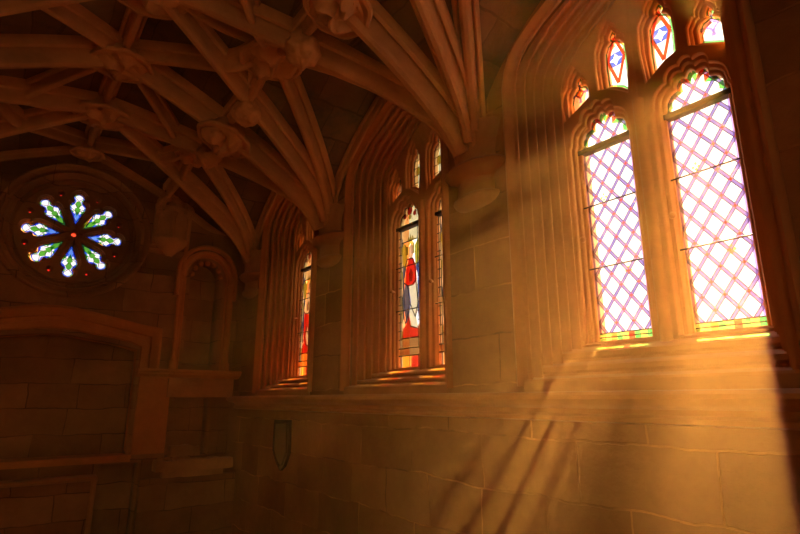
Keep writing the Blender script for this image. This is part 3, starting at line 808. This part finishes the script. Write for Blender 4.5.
# carved canopy bracket with slim shaft beside the rose
root = empty('carved_canopy', .6, YE, .72); tag(root, 'carved canopy bracket on the end wall between rose window and corner ribs', 'canopy')
m = MB()
for ro, ri, d in ((.088, .066, .060), (.066, .050, .042)):                      # arched hood in two orders, swelling with carved leaves
    rows = []; nT = 10
    for i in range(29):
        t = math.radians(-12 + 204 * i / 28); rc = (ro + ri) / 2; w = (ro - ri) / 2 * (1.25 + .35 * math.cos(9 * t) + .3 * noise.noise(Vector((i * .7, ro * 40, 0))))
        rows.append([(.592 + (rc + w * math.cos(2 * math.pi * j / nT)) * math.cos(t), YE - d * .55 - w * 1.6 * math.sin(2 * math.pi * j / nT), .93 + (rc + w * math.cos(2 * math.pi * j / nT)) * math.sin(t) * .95) for j in range(nT)])
    m.grid(rows, closed_u=True); m.add(rows[0], [tuple(range(nT))]); m.add(rows[-1], [tuple(range(nT))])
m.build('hood', M['carve'], root, smooth=60)
rough_box(.505, .68, YE - .018, YE + .004, .74, .95, .006, 33).build('back_panel', M['carve'], root, smooth=60)
for x in (.520, .592, .664):
    m = MB(); m.tube((x, YE - .035, .775), (x, YE - .035, .90), .008, 10); m.ball((x, YE - .035, .905), .015); m.build('pinnacle', M['carve'], root)
m = MB(); rows = []
for z, w, d in ((.69, .012, .01), (.715, .035, .03), (.735, .06, .045), (.752, .082, .055), (.765, .086, .058), (.778, .086, .055), (.782, .0, .0)):
    rows.append([(.592 + w * math.cos(t), YE - d * math.sin(t), z) for t in [math.pi * j / 12 for j in range(13)]])
m.grid(rows); m.build('bracket', M['carve'], root, smooth=40)
m = MB(); m.tube((.668, YE - .016, .33), (.668, YE - .016, .95), .0095, 10); m.tube((.668, YE - .016, .60), (.668, YE - .016, .62), .016, 10); m.build('shaft', M['red'], root)

# dark pointed tablet on the window wall under the farthest window
root = empty('wall_tablet', XR, 2.16, -.28); tag(root, 'dark narrow pointed tablet hung on the blocks below the farthest window', 'tablet')
tp = [(2.235, -.085), (2.09, -.082), (2.085, -.21), (2.12, -.265), (2.155, -.285), (2.205, -.25), (2.235, -.21)]
m = MB(); m.prism(tp, lambda y, z: (XR - .014, y, z), lambda y, z: (XR + .004, y, z)); m.build('board', M['dark'], root, smooth=0)
m = MB(); q = offset_poly(tp, -.012)
for i in range(len(q)): m.tube((XR - .016, *q[i]), (XR - .016, *q[(i + 1) % len(q)]), .004, 6)
m.build('raised_border', M['dark'], root)

# ------------------------------------------------------------------ dusty air
m_, nt, out = new_mat('dusty_air')
vs = nt.nodes.new('ShaderNodeVolumeScatter'); vs.inputs['Color'].default_value = (1.0, .60, .22, 1)
vs.inputs['Anisotropy'].default_value = .5
sx = nt.nodes.new('ShaderNodeSeparateXYZ'); hv = coords(nt); nt.links.new(hv, sx.inputs[0])
def fall(sock, a, c):
    n = nt.nodes.new('ShaderNodeMapRange'); n.interpolation_type = 'SMOOTHSTEP'
    nt.links.new(sock, n.inputs[0])
    for k, v_ in enumerate((a, c, 0.0, 1.0)): n.inputs[k + 1].default_value = v_
    return n.outputs[0]
# haze density shaped for the light: strong shafts under the largest window, clear far end
thick = mth(nt, 'MULTIPLY', fall(sx.outputs[1], 1.55 * U, .55 * U), fall(sx.outputs[0], .12 * U, .60 * U))
thick = mth(nt, 'MULTIPLY', thick, mth(nt, 'ADD', .6, mth(nt, 'MULTIPLY', nz(nt, hv, .9, 3, .6), .8)))
thick = mth(nt, 'MULTIPLY', thick, mth(nt, 'ADD', .22, mth(nt, 'MULTIPLY', fall(sx.outputs[2], .30 * U + EYE, -.05 * U + EYE), 1.1)))
nt.links.new(mth(nt, 'MULTIPLY', mth(nt, 'ADD', thick, .13), HAZE_DENSITY), vs.inputs['Density'])
nt.links.new(vs.outputs[0], out.inputs['Volume'])
b = MB(); b.box(XL + .003, XR + .22, YB + .003, YE - .0, ZF + .003, 1.19)
hz = b.build('haze', m_, smooth=0)
tag(hz, 'dusty golden haze filling the chapel air, lit in shafts by the nearest window', 'haze', kind='stuff')
